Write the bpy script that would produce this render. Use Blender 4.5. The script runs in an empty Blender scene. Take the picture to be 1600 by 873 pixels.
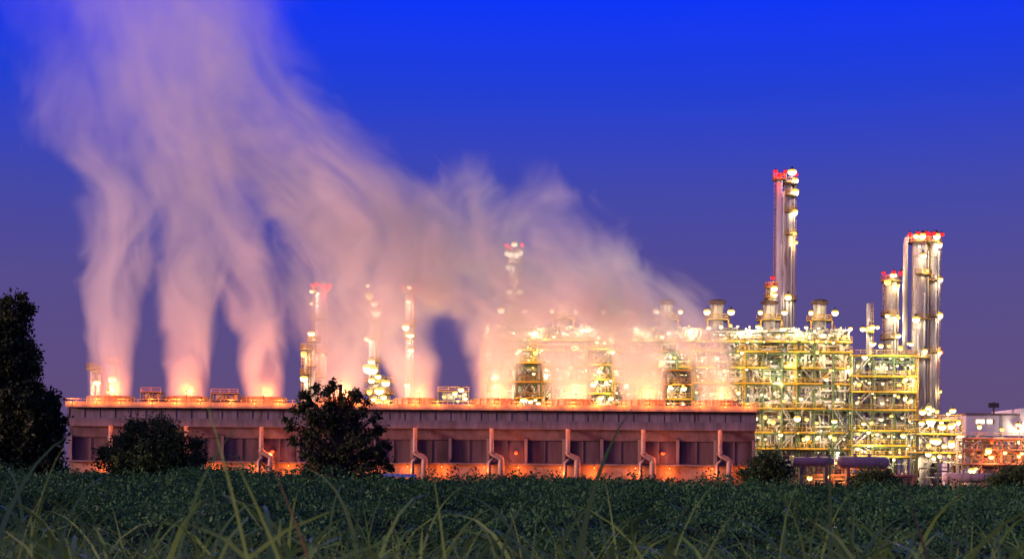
import bpy, math, random
import numpy as np
from mathutils import Vector, Matrix

# ------------------------------------------------------------------ camera, sky, sun, exposure
S = bpy.context.scene
COL = S.collection
R = math.radians
CAMZ, HFOV, HORIZ, ROLL = 3.0, R(40), 735.0, 0.0075
WF = 2 * math.tan(HFOV / 2)                      # frame width per metre of distance


def sc(D):
    """metres per photograph pixel at distance D"""
    return WF * D / 1600.0


def P(px, py, D):
    """a photograph pixel at distance D as a point in the world"""
    dx, dy = px - 800.0, HORIZ - py
    s = sc(D)
    return Vector((dx * s, D, CAMZ + (dy + dx * ROLL) * s))


cd = bpy.data.cameras.new('camera')
cam = bpy.data.objects.new('camera', cd)
COL.objects.link(cam)
cd.sensor_width = 36
cd.lens = 18 / math.tan(HFOV / 2)
cd.shift_y = (HORIZ - 436.5) / 1600.0
cd.clip_start = 0.1
cd.clip_end = 20000
cd.dof.use_dof = True
cd.dof.focus_distance = 260
cd.dof.aperture_fstop = 6.3
cam.matrix_world = Matrix.Translation((0, 0, CAMZ)) @ Matrix.Rotation(R(90), 4, 'X') @ Matrix.Rotation(ROLL, 4, 'Z')
S.camera = cam

SUN_EL, SUN_AZ = R(8), R(252)                    # afterglow low behind the camera, azimuth from +Y clockwise
W = bpy.data.worlds.new('World')
S.world = W
W.use_nodes = True
nt = W.node_tree
nt.nodes.clear()
N, L = nt.nodes.new, nt.links.new
out = N('ShaderNodeOutputWorld')
bg = N('ShaderNodeBackground')
bg.inputs['Strength'].default_value = 1.0
geo = N('ShaderNodeTexCoord')
sep = N('ShaderNodeSeparateXYZ')
L(geo.outputs['Generated'], sep.inputs[0])
ramp = N('ShaderNodeValToRGB')
cr = ramp.color_ramp
sky_stops = [(0.0, (.112, .064, .17)), (.061, (.103, .064, .20)), (.129, (.086, .063, .262)), (.194, (.049, .057, .392)),
             (.257, (.012, .044, .635)), (.317, (.0, .030, .92)), (.5, (.02, .07, .40)), (1.0, (.03, .09, .22))]
while len(cr.elements) < len(sky_stops):
    cr.elements.new(0.5)
for e, (p, c) in zip(cr.elements, sky_stops):
    e.position = p
    e.color = (*c, 1)
L(sep.outputs['Z'], ramp.inputs[0])
# the afterglow in the west, behind the photographer
dot = N('ShaderNodeVectorMath'); dot.operation = 'DOT_PRODUCT'
L(geo.outputs['Generated'], dot.inputs[0])
dot.inputs[1].default_value = (math.sin(SUN_AZ) * math.cos(R(3)), math.cos(SUN_AZ) * math.cos(R(3)), math.sin(R(3)))
gl = N('ShaderNodeMapRange'); gl.interpolation_type = 'SMOOTHSTEP'
gl.inputs['From Min'].default_value = 0.35
gl.inputs['From Max'].default_value = 1.0
L(dot.outputs['Value'], gl.inputs['Value'])
glc = N('ShaderNodeMix'); glc.data_type = 'RGBA'; glc.blend_type = 'MIX'
glc.inputs['A'].default_value = (0, 0, 0, 1)
glc.inputs['B'].default_value = (1.0, .46, .36, 1)
L(gl.outputs[0], glc.inputs['Factor'])
add = N('ShaderNodeMix'); add.data_type = 'RGBA'; add.blend_type = 'ADD'; add.inputs['Factor'].default_value = 1
L(ramp.outputs[0], add.inputs['A'])
L(glc.outputs['Result'], add.inputs['B'])
nish = N('ShaderNodeTexSky'); nish.sky_type = 'NISHITA'; nish.sun_disc = False
nish.sun_elevation = SUN_EL
nish.sun_rotation = SUN_AZ
nmul = N('ShaderNodeMix'); nmul.data_type = 'RGBA'; nmul.blend_type = 'ADD'; nmul.inputs['Factor'].default_value = 0.0035
L(add.outputs['Result'], nmul.inputs['A'])
L(nish.outputs[0], nmul.inputs['B'])
L(nmul.outputs['Result'], bg.inputs['Color'])
L(bg.outputs[0], out.inputs['Surface'])

sd = bpy.data.lights.new('sun', 'SUN')
sd.energy = 4.0
sd.color = (1.0, .55, .45)
sd.angle = R(8)
sun = bpy.data.objects.new('sun', sd)
sun.rotation_euler = (R(90) - SUN_EL, 0, -SUN_AZ + math.pi)
COL.objects.link(sun)

S.view_settings.view_transform = 'Standard'
S.view_settings.look = 'None'
S.view_settings.exposure = 0
S.view_settings.gamma = 1
S.view_settings.use_curve_mapping = False
S.render.engine = 'CYCLES'
cy = S.cycles
cy.use_denoising = True
try:
    cy.denoiser = 'OPENIMAGEDENOISE'
except Exception:
    pass
cy.max_bounces = 5
cy.diffuse_bounces = 2
cy.glossy_bounces = 2
cy.transmission_bounces = 2
cy.transparent_max_bounces = 8
cy.volume_bounces = 2
cy.volume_step_rate = 1.5
cy.volume_max_steps = 256
cy.sample_clamp_indirect = 4
cy.use_light_tree = True
cy.use_adaptive_sampling = True
cy.adaptive_threshold = 0.03

rng = random.Random(7)
nrng = np.random.default_rng(11)


# ------------------------------------------------------------------ materials
def new_mat(name):
    m = bpy.data.materials.new(name)
    m.use_nodes = True
    return m, m.node_tree.nodes, m.node_tree.links, m.node_tree.nodes['Principled BSDF']


def paint(name, col, rough=.5, metal=0, var=.35, scale=.6, streak=False, bump=0.0, rust=None, spec=.4):
    """painted or bare surface with uneven wear"""
    m, n, l, b = new_mat(name)
    tc = n.new('ShaderNodeTexCoord')
    mp = n.new('ShaderNodeMapping')
    l.new(tc.outputs['Object'], mp.inputs[0])
    if streak:
        mp.inputs['Scale'].default_value = (1, 1, .12)
    no = n.new('ShaderNodeTexNoise')
    no.inputs['Scale'].default_value = scale
    no.inputs['Detail'].default_value = 5
    no.inputs['Roughness'].default_value = .65
    l.new(mp.outputs[0], no.inputs['Vector'])
    r = n.new('ShaderNodeValToRGB')
    r.color_ramp.elements[0].position = .3
    r.color_ramp.elements[1].position = .7
    lo = tuple(c * (1 - var) for c in col)
    hi = tuple(min(.9, c * (1 + var * .5)) for c in col)
    r.color_ramp.elements[0].color = (*lo, 1)
    r.color_ramp.elements[1].color = (*hi, 1)
    l.new(no.outputs['Fac'], r.inputs[0])
    top = r.outputs[0]
    if rust:
        n2 = n.new('ShaderNodeTexNoise')
        n2.inputs['Scale'].default_value = scale * 1.7
        n2.inputs['Detail'].default_value = 6
        l.new(mp.outputs[0], n2.inputs['Vector'])
        mr = n.new('ShaderNodeMapRange')
        mr.inputs['From Min'].default_value = .56
        mr.inputs['From Max'].default_value = .70
        l.new(n2.outputs['Fac'], mr.inputs['Value'])
        mx = n.new('ShaderNodeMix'); mx.data_type = 'RGBA'
        mx.inputs['B'].default_value = (*rust, 1)
        l.new(mr.outputs[0], mx.inputs['Factor'])
        l.new(top, mx.inputs['A'])
        top = mx.outputs['Result']
    l.new(top, b.inputs['Base Color'])
    b.inputs['Specular IOR Level'].default_value = spec
    b.inputs['Roughness'].default_value = rough
    b.inputs['Metallic'].default_value = metal
    if bump:
        bp = n.new('ShaderNodeBump')
        bp.inputs['Strength'].default_value = bump
        bp.inputs['Distance'].default_value = .05
        l.new(no.outputs['Fac'], bp.inputs['Height'])
        l.new(bp.outputs[0], b.inputs['Normal'])
    return m


def glow(name, col, strength):
    m, n, l, b = new_mat(name)
    n.remove(b)
    e = n.new('ShaderNodeEmission')
    e.inputs['Color'].default_value = (*col, 1)
    e.inputs['Strength'].default_value = strength
    l.new(e.outputs[0], n['Material Output'].inputs['Surface'])
    m.cycles.emission_sampling = 'NONE'
    return m


def leafy(name, c1, c2, rough=.55, trans=.25, spec=.12):
    m, n, l, b = new_mat(name)
    g = n.new('ShaderNodeNewGeometry')
    r = n.new('ShaderNodeValToRGB')
    r.color_ramp.elements[0].color = (*c1, 1)
    r.color_ramp.elements[1].color = (*c2, 1)
    pn = n.new('ShaderNodeTexNoise')
    pn.inputs['Scale'].default_value = .22
    pn.inputs['Detail'].default_value = 3
    l.new(g.outputs['Position'], pn.inputs['Vector'])
    pa = n.new('ShaderNodeMath'); pa.operation = 'MULTIPLY_ADD'
    pa.inputs[1].default_value = 2.4
    pa.inputs[2].default_value = -.95
    l.new(pn.outputs['Fac'], pa.inputs[0])
    pm = n.new('ShaderNodeMath'); pm.operation = 'MULTIPLY_ADD'; pm.use_clamp = True
    pm.inputs[1].default_value = .75
    l.new(g.outputs['Random Per Island'], pm.inputs[0])
    l.new(pa.outputs[0], pm.inputs[2])
    l.new(pm.outputs[0], r.inputs[0])
    l.new(r.outputs[0], b.inputs['Base Color'])
    b.inputs['Roughness'].default_value = rough
    b.inputs['Specular IOR Level'].default_value = spec
    t = n.new('ShaderNodeBsdfTranslucent')
    l.new(r.outputs[0], t.inputs['Color'])
    ms = n.new('ShaderNodeMixShader')
    ms.inputs[0].default_value = trans
    l.new(b.outputs[0], ms.inputs[1])
    l.new(t.outputs[0], ms.inputs[2])
    l.new(ms.outputs[0], n['Material Output'].inputs['Surface'])
    return m


M = dict(
    concrete=paint('weathered_concrete', (.22, .175, .21), .85, var=.45, scale=.9, streak=True, bump=.3, rust=(.10, .07, .06)),
    concrete_b=paint('lighter_concrete', (.20, .15, .175), .85, var=.4, scale=.7, streak=True, bump=.3, rust=(.15, .11, .10)),
    pillar=paint('pillar_concrete', (.27, .19, .18), .8, var=.3, scale=.8, streak=True),
    basin=paint('basin_concrete', (.34, .22, .15), .85, var=.45, scale=.5, bump=.3, rust=(.14, .08, .05)),
    louvre=paint('louvre_slats', (.24, .14, .14), .85, var=.5, scale=.8, streak=True, spec=.05),
    deck=paint('deck_boards', (.26, .22, .2), .85, var=.4, scale=.7),
    stackshell=paint('fan_stack_shell', (.50, .37, .22), .6, var=.4, scale=1.2, streak=True),
    pipe=paint('riser_pipe_paint', (.31, .21, .18), .5, var=.3, scale=1.5),
    grey=paint('grey_casing', (.34, .33, .31), .55, var=.4, scale=.5, streak=True, rust=(.18, .12, .08)),
    silver=paint('silver_cladding', (.50, .47, .45), .52, metal=.12, var=.4, scale=.9, streak=True, rust=(.26, .20, .16)),
    white=paint('white_lagging', (.64, .61, .56), .55, var=.35, scale=1.0, streak=True, rust=(.36, .30, .24)),
    green=paint('green_steel', (.10, .14, .075), .55, var=.35, scale=.9),
    dark=paint('dark_steel', (.05, .05, .05), .6, var=.4, scale=.9),
    yellow=paint('yellow_railing', (.50, .28, .025), .5, var=.25, scale=1.2),
    rustcap=paint('rusty_cap', (.10, .06, .05), .7, var=.4, scale=1.5),
    drum=paint('drum_paint', (.36, .25, .25), .5, var=.3, scale=.6),
    cladding=paint('pale_wall_cladding', (.72, .66, .70), .7, var=.2, scale=.4, streak=True),
    bluepaint=paint('blue_paint', (.10, .18, .55), .5, var=.2),
    roofblue=paint('blue_grey_roof', (.10, .17, .24), .6, var=.3),
    soil=paint('soil', (.012, .017, .010), .95, var=.5, scale=.7, bump=.5, spec=.02),
    bark=paint('bark', (.05, .04, .03), .9, var=.4, scale=6, bump=.6),
    lamp_w=glow('lamp_warm_white', (1.0, .84, .50), 4),
    lamp_y=glow('lamp_yellow', (1.0, .62, .15), 3.2),
    lamp_g=glow('lamp_green_white', (.86, 1.0, .50), 2.6),
    lamp_o=glow('lamp_sodium', (1.0, .55, .16), 9),
    shade_y=glow('amber_shade', (1.0, .56, .10), 1.5),  # glowing shell that imitates the yellow glare fringe round a lamp
    shade_r=glow('red_shade', (1.0, .02, .02), 1.6),  # the same imitated glare fringe for red lamps
    lamp_a=glow('lamp_amber', (1.0, .42, .10), 6),
    lamp_r=glow('lamp_red', (1.0, .012, .02), 3.5),
    lamp_ro=glow('lamp_red_orange', (1.0, .10, .015), 4),
    window_lit=glow('lit_window', (1.0, .88, .5), 2.5),
    crown=leafy('crown_leaf', (.018, .028, .016), (.05, .07, .03)),
    bush=leafy('bush_leaf', (.025, .045, .018), (.06, .10, .035)),
    cover=leafy('creeper_leaf', (.012, .055, .022), (.045, .14, .055), .5),
    grass=leafy('grass_blade', (.035, .115, .02), (.16, .29, .07), .35, .3, .5),
    drygrass=leafy('dry_blade', (.12, .10, .04), (.18, .15, .06), .5, .3, .3),
)


# ------------------------------------------------------------------ mesh helpers
class MB:
    def __init__(self):
        self.v, self.f, self.m = [], [], []

    def box(self, a, b, mi=0):
        x0, y0, z0 = a
        x1, y1, z1 = b
        k = len(self.v)
        self.v += [(x0, y0, z0), (x1, y0, z0), (x1, y1, z0), (x0, y1, z0), (x0, y0, z1), (x1, y0, z1), (x1, y1, z1), (x0, y1, z1)]
        for q in ((3, 2, 1, 0), (4, 5, 6, 7), (0, 1, 5, 4), (1, 2, 6, 5), (2, 3, 7, 6), (3, 0, 4, 7)):
            self.f.append(tuple(k + i for i in q))
            self.m.append(mi)
        return self

    def cbox(self, c, s, mi=0):
        return self.box([c[i] - s[i] / 2 for i in range(3)], [c[i] + s[i] / 2 for i in range(3)], mi)

    def tube(self, pts, r, n=8, mi=0, cap=True):
        pts = [Vector(p) for p in pts]
        rs = r if isinstance(r, (list, tuple)) else [r] * len(pts)
        rings = []
        ref = None
        for i, p in enumerate(pts):
            d = (pts[min(i + 1, len(pts) - 1)] - pts[max(i - 1, 0)]).normalized()
            if ref is None:
                ref = Vector((0, 0, 1)) if abs(d.z) < .8 else Vector((1, 0, 0))
            u = d.cross(ref)
            if u.length < 1e-4:
                u = d.orthogonal()
            u.normalize()
            w = d.cross(u)
            ref = -w if False else u.cross(d)
            k = len(self.v)
            for j in range(n):
                t = 2 * math.pi * j / n
                self.v.append(tuple(p + (u * math.cos(t) + w * math.sin(t)) * rs[i]))
            rings.append(k)
        for a, b in zip(rings, rings[1:]):
            for j in range(n):
                self.f.append((a + j, a + (j + 1) % n, b + (j + 1) % n, b + j))
                self.m.append(mi)
        if cap:
            self.f.append(tuple(rings[0] + j for j in reversed(range(n)))); self.m.append(mi)
            self.f.append(tuple(rings[-1] + j for j in range(n))); self.m.append(mi)
        return self

    def lathe(self, prof, c=(0, 0), n=24, mi=0):
        """prof: (radius, z) from bottom to top"""
        k0 = len(self.v)
        for r, z in prof:
            for j in range(n):
                t = 2 * math.pi * j / n
                self.v.append((c[0] + r * math.cos(t), c[1] + r * math.sin(t), z))
        for i in range(len(prof) - 1):
            a, b = k0 + i * n, k0 + (i + 1) * n
            for j in range(n):
                self.f.append((a + j, a + (j + 1) % n, b + (j + 1) % n, b + j))
                self.m.append(mi)
        self.f.append(tuple(k0 + j for j in reversed(range(n)))); self.m.append(mi)
        self.f.append(tuple(k0 + (len(prof) - 1) * n + j for j in range(n))); self.m.append(mi)
        return self

    def ball(self, c, r, mi=0, n=10, sq=1.0):
        prof = []
        m = n // 2
        for i in range(m + 1):
            t = -math.pi / 2 + math.pi * i / m
            prof.append((max(.001, r * math.cos(t)), c[2] + r * sq * math.sin(t)))
        return self.lathe(prof, (c[0], c[1]), n, mi)

    def beam(self, a, b, w, mi=0):
        return self.tube([a, b], w * .7071, 4, mi)

    def rail(self, pts, h=1.1, closed=False, mi=0, w=.09, every=1.6):
        """a handrail with posts, knee rail and toe board along points"""
        pts = [Vector(p) for p in pts]
        segs = list(zip(pts, pts[1:] + ([pts[0]] if closed else []))) if closed else list(zip(pts, pts[1:]))
        for a, b in segs:
            for hh, ww in ((h, w), (h * .55, w * .8), (.1, w * 1.5)):
                self.beam(a + Vector((0, 0, hh)), b + Vector((0, 0, hh)), ww, mi)
            n = max(1, int((b - a).length / every))
            for i in range(n + 1):
                p = a.lerp(b, i / n)
                self.beam(p, p + Vector((0, 0, h)), w, mi)
        return self

    def build(self, name, mats, parent=None, smooth=False):
        me = bpy.data.meshes.new(name)
        me.from_pydata(self.v, [], self.f)
        if not isinstance(mats, (list, tuple)):
            mats = [mats]
        for m in mats:
            me.materials.append(M[m] if isinstance(m, str) else m)
        if len(mats) > 1:
            me.polygons.foreach_set('material_index', self.m)
        if smooth:
            me.polygons.foreach_set('use_smooth', [len(f) <= 4 for f in self.f])
        me.update()
        o = bpy.data.objects.new(name, me)
        COL.objects.link(o)
        if parent:
            o.parent = parent
        return o


def tag(o, label=None, cat=None, group=None, kind=None):
    if label: o['label'] = label
    if cat and not kind: o['kind'] = 'thing'
    if cat: o['category'] = cat
    if group: o['group'] = group
    if kind: o['kind'] = kind
    return o


def thing(name, loc, label, cat, group=None):
    o = bpy.data.objects.new(name, None)
    o.location = loc
    o.empty_display_size = .5
    COL.objects.link(o)
    return tag(o, label, cat, group)


# lamps: one mesh per kind, shared by every copy
def lamp_mesh(name, lens, shade, r=.5):
    b = MB()
    b.ball((0, 0, 0), r, 0, 10)
    b.lathe([(r * 1.02, r * .22), (r * 1.12, r * .36), (r * .95, r * .70), (r * .55, r * .94)], (0, 0), 10, 2)  # emissive shell standing in for the coloured glare at the lamp's rim
    b.lathe([(r * .55, r * .93), (r * .75, r * .95), (r * .3, r * 1.3), (r * .12, r * 1.9)], (0, 0), 8, 1)   # cap and bracket
    b.tube([(0, 0, r * 1.8), (0, r * .8, r * 1.9), (0, r * 2.0, r * 1.3)], r * .12, 5, 1)
    me = bpy.data.meshes.new(name)
    me.from_pydata(b.v, [], b.f)
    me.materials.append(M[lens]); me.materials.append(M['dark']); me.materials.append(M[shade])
    me.polygons.foreach_set('material_index', b.m)
    me.polygons.foreach_set('use_smooth', [True] * len(b.f))
    return me


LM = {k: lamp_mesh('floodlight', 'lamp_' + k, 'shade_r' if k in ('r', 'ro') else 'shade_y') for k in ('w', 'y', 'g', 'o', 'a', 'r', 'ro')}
LCOL = dict(w=(1, .80, .50), y=(1, .66, .28), g=(.88, 1, .62), o=(1, .27, .06), a=(1, .20, .03), r=(1, .05, .04), ro=(1, .2, .05))
LD = {}


def lamp(parent, loc, k='w', size=1.0, power=0, name='floodlight', off=(0, -1.0, -.35)):
    o = bpy.data.objects.new(name, LM[k])
    o.location = loc
    u = 1.0 if power and size < .4 else rng.uniform(.75, 1.35)
    o.scale = (size * u, size, size * rng.uniform(.75, 1.15))
    o.parent = parent
    COL.objects.link(o)
    if power:
        key = (k, power)
        if key not in LD:
            d = bpy.data.lights.new('lamp_light', 'POINT')
            d.energy = power
            d.color = LCOL[k]
            d.shadow_soft_size = .25
            LD[key] = d
        lo = bpy.data.objects.new('lamp_light', LD[key])
        lo.location = [c / size for c in off]
        lo.parent = o
        COL.objects.link(lo)
    return o


# ------------------------------------------------------------------ ground
def terrain(x, y):
    """height of the field in front of the works"""
    x = np.asarray(x, float); y = np.asarray(y, float)
    z = np.interp(y, [-20, 4, 9, 16, 26, 40, 60, 80, 100, 118, 140, 180, 230],
                  [2.28, 2.28, 2.24, .9, .25, .42, 1.0, 1.48, 1.64, 1.5, .85, .22, 0.0])
    k = np.clip((y - 12) / 20, 0, 1) * np.clip((180 - y) / 60, 0, 1)
    z = z - k * x * .013
    z = z + k * (.16 * np.sin(x * .23 + 1.3 + y * .05) + .12 * np.sin(x * .51 + y * .13) + .09 * np.sin(y * .37 - x * .17))
    return z


def ground():
    ys = np.unique(np.concatenate([np.linspace(-20, 40, 40), np.linspace(40, 240, 90), np.array([260, 300, 400, 700, 1500, 4000, 9000])]))
    xs = np.unique(np.concatenate([np.linspace(-90, 90, 120), np.array([-9000, -4000, -1500, -700, -350, -200, -130, 130, 200, 350, 700, 1500, 4000, 9000])]))
    X, Y = np.meshgrid(xs, ys)
    Z = terrain(X, Y)
    nx = len(xs)
    v = np.stack([X.ravel(), Y.ravel(), Z.ravel()], 1)
    f = [(j * nx + i, j * nx + i + 1, (j + 1) * nx + i + 1, (j + 1) * nx + i) for j in range(len(ys) - 1) for i in range(nx - 1)]
    me = bpy.data.meshes.new('ground')
    me.from_pydata(v.tolist(), [], f)
    me.polygons.foreach_set('use_smooth', [True] * len(f))
    me.materials.append(M['soil'])
    o = bpy.data.objects.new('ground', me)
    COL.objects.link(o)
    tag(o, 'dark soil of the field rising towards the works', None, None, 'structure')


ground()

# ------------------------------------------------------------------ cooling tower
DT = 264.0
sT = sc(DT)
XL, XR = P(105, 700, DT).x, P(1181, 700, DT).x
DEPTH = 17.0


def zt(py, px=640):
    return P(px, py, DT).z


FANS = [172, 292, 411, 530, 650, 771, 890, 1003, 1118]
# the photograph's tilt is in the camera, so every level of the building is horizontal: levels read at px 640
Z_DECK, Z_F0, Z_F1, Z_F2, Z_LO, Z_BAS = zt(637), zt(656), zt(669), zt(686), zt(722), zt(725)
T = thing('cooling_tower', ((XL + XR) / 2, DT, 0), 'long mauve concrete cooling tower with nine glowing fan rings on its roof', 'cooling tower')
hx = (XR - XL) / 2
cxT = (XL + XR) / 2

MB().box((-hx + .4, 3.2, Z_LO), (hx - .4, DEPTH, Z_F2 + 2), 0).build('core_wall', 'louvre', T)
MB().box((-hx, -1.5, Z_DECK - .35), (hx, DEPTH, Z_DECK), 0).build('deck', 'deck', T)
b = MB().box((-hx, -.15, Z_F0), (hx, .35, Z_DECK - .36))
for i in range(46):                                # joints and drip marks stand proud as ribs
    x = -hx + .3 + i * (2 * hx - .6) / 45
    b.box((x - .07, -.24, Z_F0 + .02), (x + .07, -.153, Z_DECK - .38))
b.build('upper_fascia', 'concrete', T)
b = MB().box((-hx + .1, -.55, Z_F1), (hx - .1, .5, Z_F0 - .004))
b.build('ledge_beam', 'concrete_b', T)
# sloping soffit under the ledge
b = MB()
b.v += [(-hx + .2, .1, Z_F1), (hx - .2, .1, Z_F1), (hx - .2, 1.3, Z_F2), (-hx + .2, 1.3, Z_F2),
        (-hx + .2, .6, Z_F1), (hx - .2, .6, Z_F1), (hx - .2, 1.7, Z_F2), (-hx + .2, 1.7, Z_F2)]
for q in ((0, 1, 2, 3), (7, 6, 5, 4), (3, 2, 6, 7), (0, 3, 7, 4), (2, 1, 5, 6), (1, 0, 4, 5)):
    b.f.append(q); b.m.append(0)
b.build('soffit', 'concrete_b', T)
npil = 18
step = (2 * hx - .6) / npil
for i in range(npil + 1):
    x = -hx + .3 + i * step
    MB().box((x - .28, .75, Z_BAS), (x + .28, 1.45, Z_F2 + .35)).build('pillar', 'pillar', T)
for i in range(npil):
    x0 = -hx + .3 + i * step + .3
    x1 = x0 + step - .6
    b = MB()
    nsl = 22
    for k in range(nsl):
        z0 = Z_LO + .1 + (Z_F2 - Z_LO - .1) * k / nsl
        z1 = Z_LO + .1 + (Z_F2 - Z_LO - .1) * (k + .97) / nsl
        kk = len(b.v)
        b.v += [(x0, 1.55, z0), (x1, 1.55, z0), (x1, 1.7, z1), (x0, 1.7, z1)]
        b.f.append((kk, kk + 1, kk + 2, kk + 3)); b.m.append(0)
    for k in range(1, 2):
        xm = x0 + (x1 - x0) * .5
        b.box((xm - .06, 1.42, Z_LO + .1), (xm + .06, 1.54, Z_F2))
    b.build('louvre_panel', 'louvre', T)
MB().box((-hx + .05, -.25, Z_LO - .32), (hx - .05, 3.1, Z_LO)).build('sill_ledge', 'concrete_b', T)
MB().box((-hx + .2, .6, 0), (hx - .2, 3.0, Z_LO - .33)).build('basin_wall', 'basin', T)
MB().box((hx - .38, 1.5, Z_LO), (hx, DEPTH - .1, Z_DECK - .36)).build('end_wall', 'concrete', T)
MB().box((-hx, 1.5, Z_LO), (-hx + .38, DEPTH - .1, Z_DECK - .36)).build('end_wall', 'concrete', T)
b = MB().box((-hx + .05, -1.48, Z_DECK + .003), (hx - .05, -1.40, Z_DECK + .62))
b.rail([(-hx + .1, -1.44, Z_DECK + .1), (hx - .1, -1.44, Z_DECK + .1)], 1.1, w=.06, every=1.9)
b.build('deck_railing', 'stackshell', T)

for px in FANS:                                    # the fan rings and their sodium lamps
    x = P(px, 620, DT + 8).x - cxT
    z = Z_DECK
    b = MB()
    rr = 4.35
    prof = [(rr, z), (rr * .985, z + .8), (rr * .97, z + 1.7), (rr * 1.0, z + 2.15), (rr * .93, z + 2.15), (rr * .90, z + 1.2), (rr * .90, z + .2)]
    n = 40
    k0 = len(b.v)
    for r_, z_ in prof:
        for j in range(n):
            t = 2 * math.pi * j / n
            b.v.append((x + r_ * math.cos(t), 8 + r_ * math.sin(t), z_))
    for i in range(len(prof) - 1):
        for j in range(n):
            b.f.append((k0 + i * n + j, k0 + i * n + (j + 1) % n, k0 + (i + 1) * n + (j + 1) % n, k0 + (i + 1) * n + j)); b.m.append(0)
    for j in range(20):                            # stiffening ribs
        t = 2 * math.pi * j / 20
        b.beam((x + rr * 1.02 * math.cos(t), 8 + rr * 1.02 * math.sin(t), z), (x + rr * 1.02 * math.cos(t), 8 + rr * 1.02 * math.sin(t), z + 2.1), .14)
    fs = b.build('fan_stack', 'stackshell', T)
    b = MB()
    for k in range(6):
        t = math.pi / 3 * k + .2
        c_, s_ = math.cos(t), math.sin(t)
        kk = len(b.v)
        for rr_, w_ in ((.5, .25), (3.8, .5)):
            b.v += [(x + c_ * rr_ - s_ * w_, 8 + s_ * rr_ + c_ * w_, z + .7), (x + c_ * rr_ + s_ * w_, 8 + s_ * rr_ - c_ * w_, z + .95),
                    (x + c_ * rr_ + s_ * w_, 8 + s_ * rr_ - c_ * w_, z + .99), (x + c_ * rr_ - s_ * w_, 8 + s_ * rr_ + c_ * w_, z + .74)]
        for q in ((0, 1, 5, 4), (1, 2, 6, 5), (2, 3, 7, 6), (3, 0, 4, 7)):
            b.f.append(tuple(kk + i for i in q)); b.m.append(0)
    b.ball((x, 8, z + .85), .6, 0, 10)
    b.build('fan', 'dark', fs)
    pl = MB().tube([(x + .9, 3.15, z), (x + .9, 3.15, z + 3.0)], .06, 5).build('lamp_post', 'dark', T)
    lamp(T, (x + .9, 3.2, z + 2.75), 'a', .6, 2900, 'deck_lamp', (0, 2.6, .4))
    # added lamps on brackets off the deck edge, washing ring shells and parapet orange
    for dx in (-4.4, 0.2, 4.6):
        br = MB().tube([(x + dx, -1.44, z + .3), (x + dx, -1.5, z + .7), (x + dx, -2.3, z + .75)], .05, 5).build('lamp_bracket', 'dark', T)
        lamp(T, (x + dx, -2.35, z + .55), 'a', .22, 1300, 'deck_lamp', (0, .3, 1.2))

# riser pipes
for px in (172, 290, 408, 530, 648, 768, 887, 1005, 1125):
    x = P(px, 680, DT - 1).x - cxT
    b = MB()
    zt_, z1, z2 = Z_F1 + .1, zt(706), zt(716)
    dx = 15 * sT
    pts = [(x, -.75, zt_), (x, -.75, z1)]
    for k in range(1, 8):
        u = k / 7
        w = u * u * (3 - 2 * u)
        pts.append((x + dx * w, -.75, z1 + (z2 - z1) * (math.sin(math.pi * (u - .5)) * .5 + .5) ** .8 if False else z1 + (z2 - z1) * u))
    pts += [(x + dx, -.75, z2 - .8), (x + dx, -.75, .2)]
    b.tube(pts, [.42] * 2 + [.44 + .02 * k for k in range(7)] + [.62, .62], 12)
    for zz in (z1 + .05, z2 - .7):
        xx = x if zz > z1 else x + dx
        b.lathe([(.62, zz - .1), (.62, zz + .1)], (xx, -.75), 12)
    rp = b.build('riser_pipe', 'pipe', T, True)
    b = MB().tube([(x + dx * .2, -.7, z2 + .1), (x - .45, -.7, z2 - .6), (x - .5, -.7, .2)], .34, 8)
    b.lathe([(.5, 1.6), (.5, 1.85)], (x - .5, -.7), 10)
    b.build('bypass_pipe', 'pipe', T, True)
    lamp(T, (x + dx + 3.2, -.5, Z_LO - .75), 'a', .2, 700, 'basin_lamp', (0, -.45, -1.0))  # added under the sill, in place of hidden ground lamps, to wash the basin
    lamp(T, (x + dx - 3.2, -.5, Z_LO - .75), 'a', .18, 520, 'basin_lamp', (0, -.45, -1.0))
for px, py in ((425, 705), (806, 707), (1036, 708)):
    p = P(px, py, DT)
    lamp(T, (p.x - cxT, .35, p.z), 'ro', .62, 500, 'bulkhead_lamp', (0, -1.4, -.3))


def deck_unit(px0, px1, py0, label, lights=()):
    """fan motor frame standing on the tower's roof between two rings"""
    a, c = P(px0, py0, DT + 4), P(px1, 632, DT + 4)
    t = thing('motor_frame', ((a.x + c.x) / 2, DT + 4, Z_DECK), label, 'motor frame', 'frames on the cooling tower roof')
    w, h = (c.x - a.x) / 2, a.z - Z_DECK
    b = MB()
    for x in (-w, 0, w):
        for y in (-1.2, 1.2):
            b.beam((x, y, 0), (x, y, h), .2)
    for z in (h * .45, h):
        for y in (-1.2, 1.2):
            b.beam((-w, y, z), (w, y, z), .22)
        for x in (-w, w):
            b.beam((x, -1.2, z), (x, 1.2, z), .2)
    b.beam((-w, -1.2, 0), (0, -1.2, h), .12).beam((0, -1.2, h), (w, -1.2, 0), .12)
    b.build('frame', 'dark', t)
    b = MB().tube([(-w * .7, 0, h * .75), (w * .1, 0, h * .75)], h * .22, 10).tube([(w * .1, 0, h * .75), (w * .6, 0, h * .75)], h * .1, 8)
    b.cbox((w * .7, 0, h * .7), (w * .3, 1.2, h * .45))
    b.build('motor', 'grey', t)
    MB().rail([(-w, -1.25, h), (w, -1.25, h)], .9, w=.06).build('railing', 'yellow', t)
    for (fx, fz, k, s) in lights:
        lamp(t, (fx * w, -1.4, fz * h), k, s, 300, 'lamp')
    return t


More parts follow.
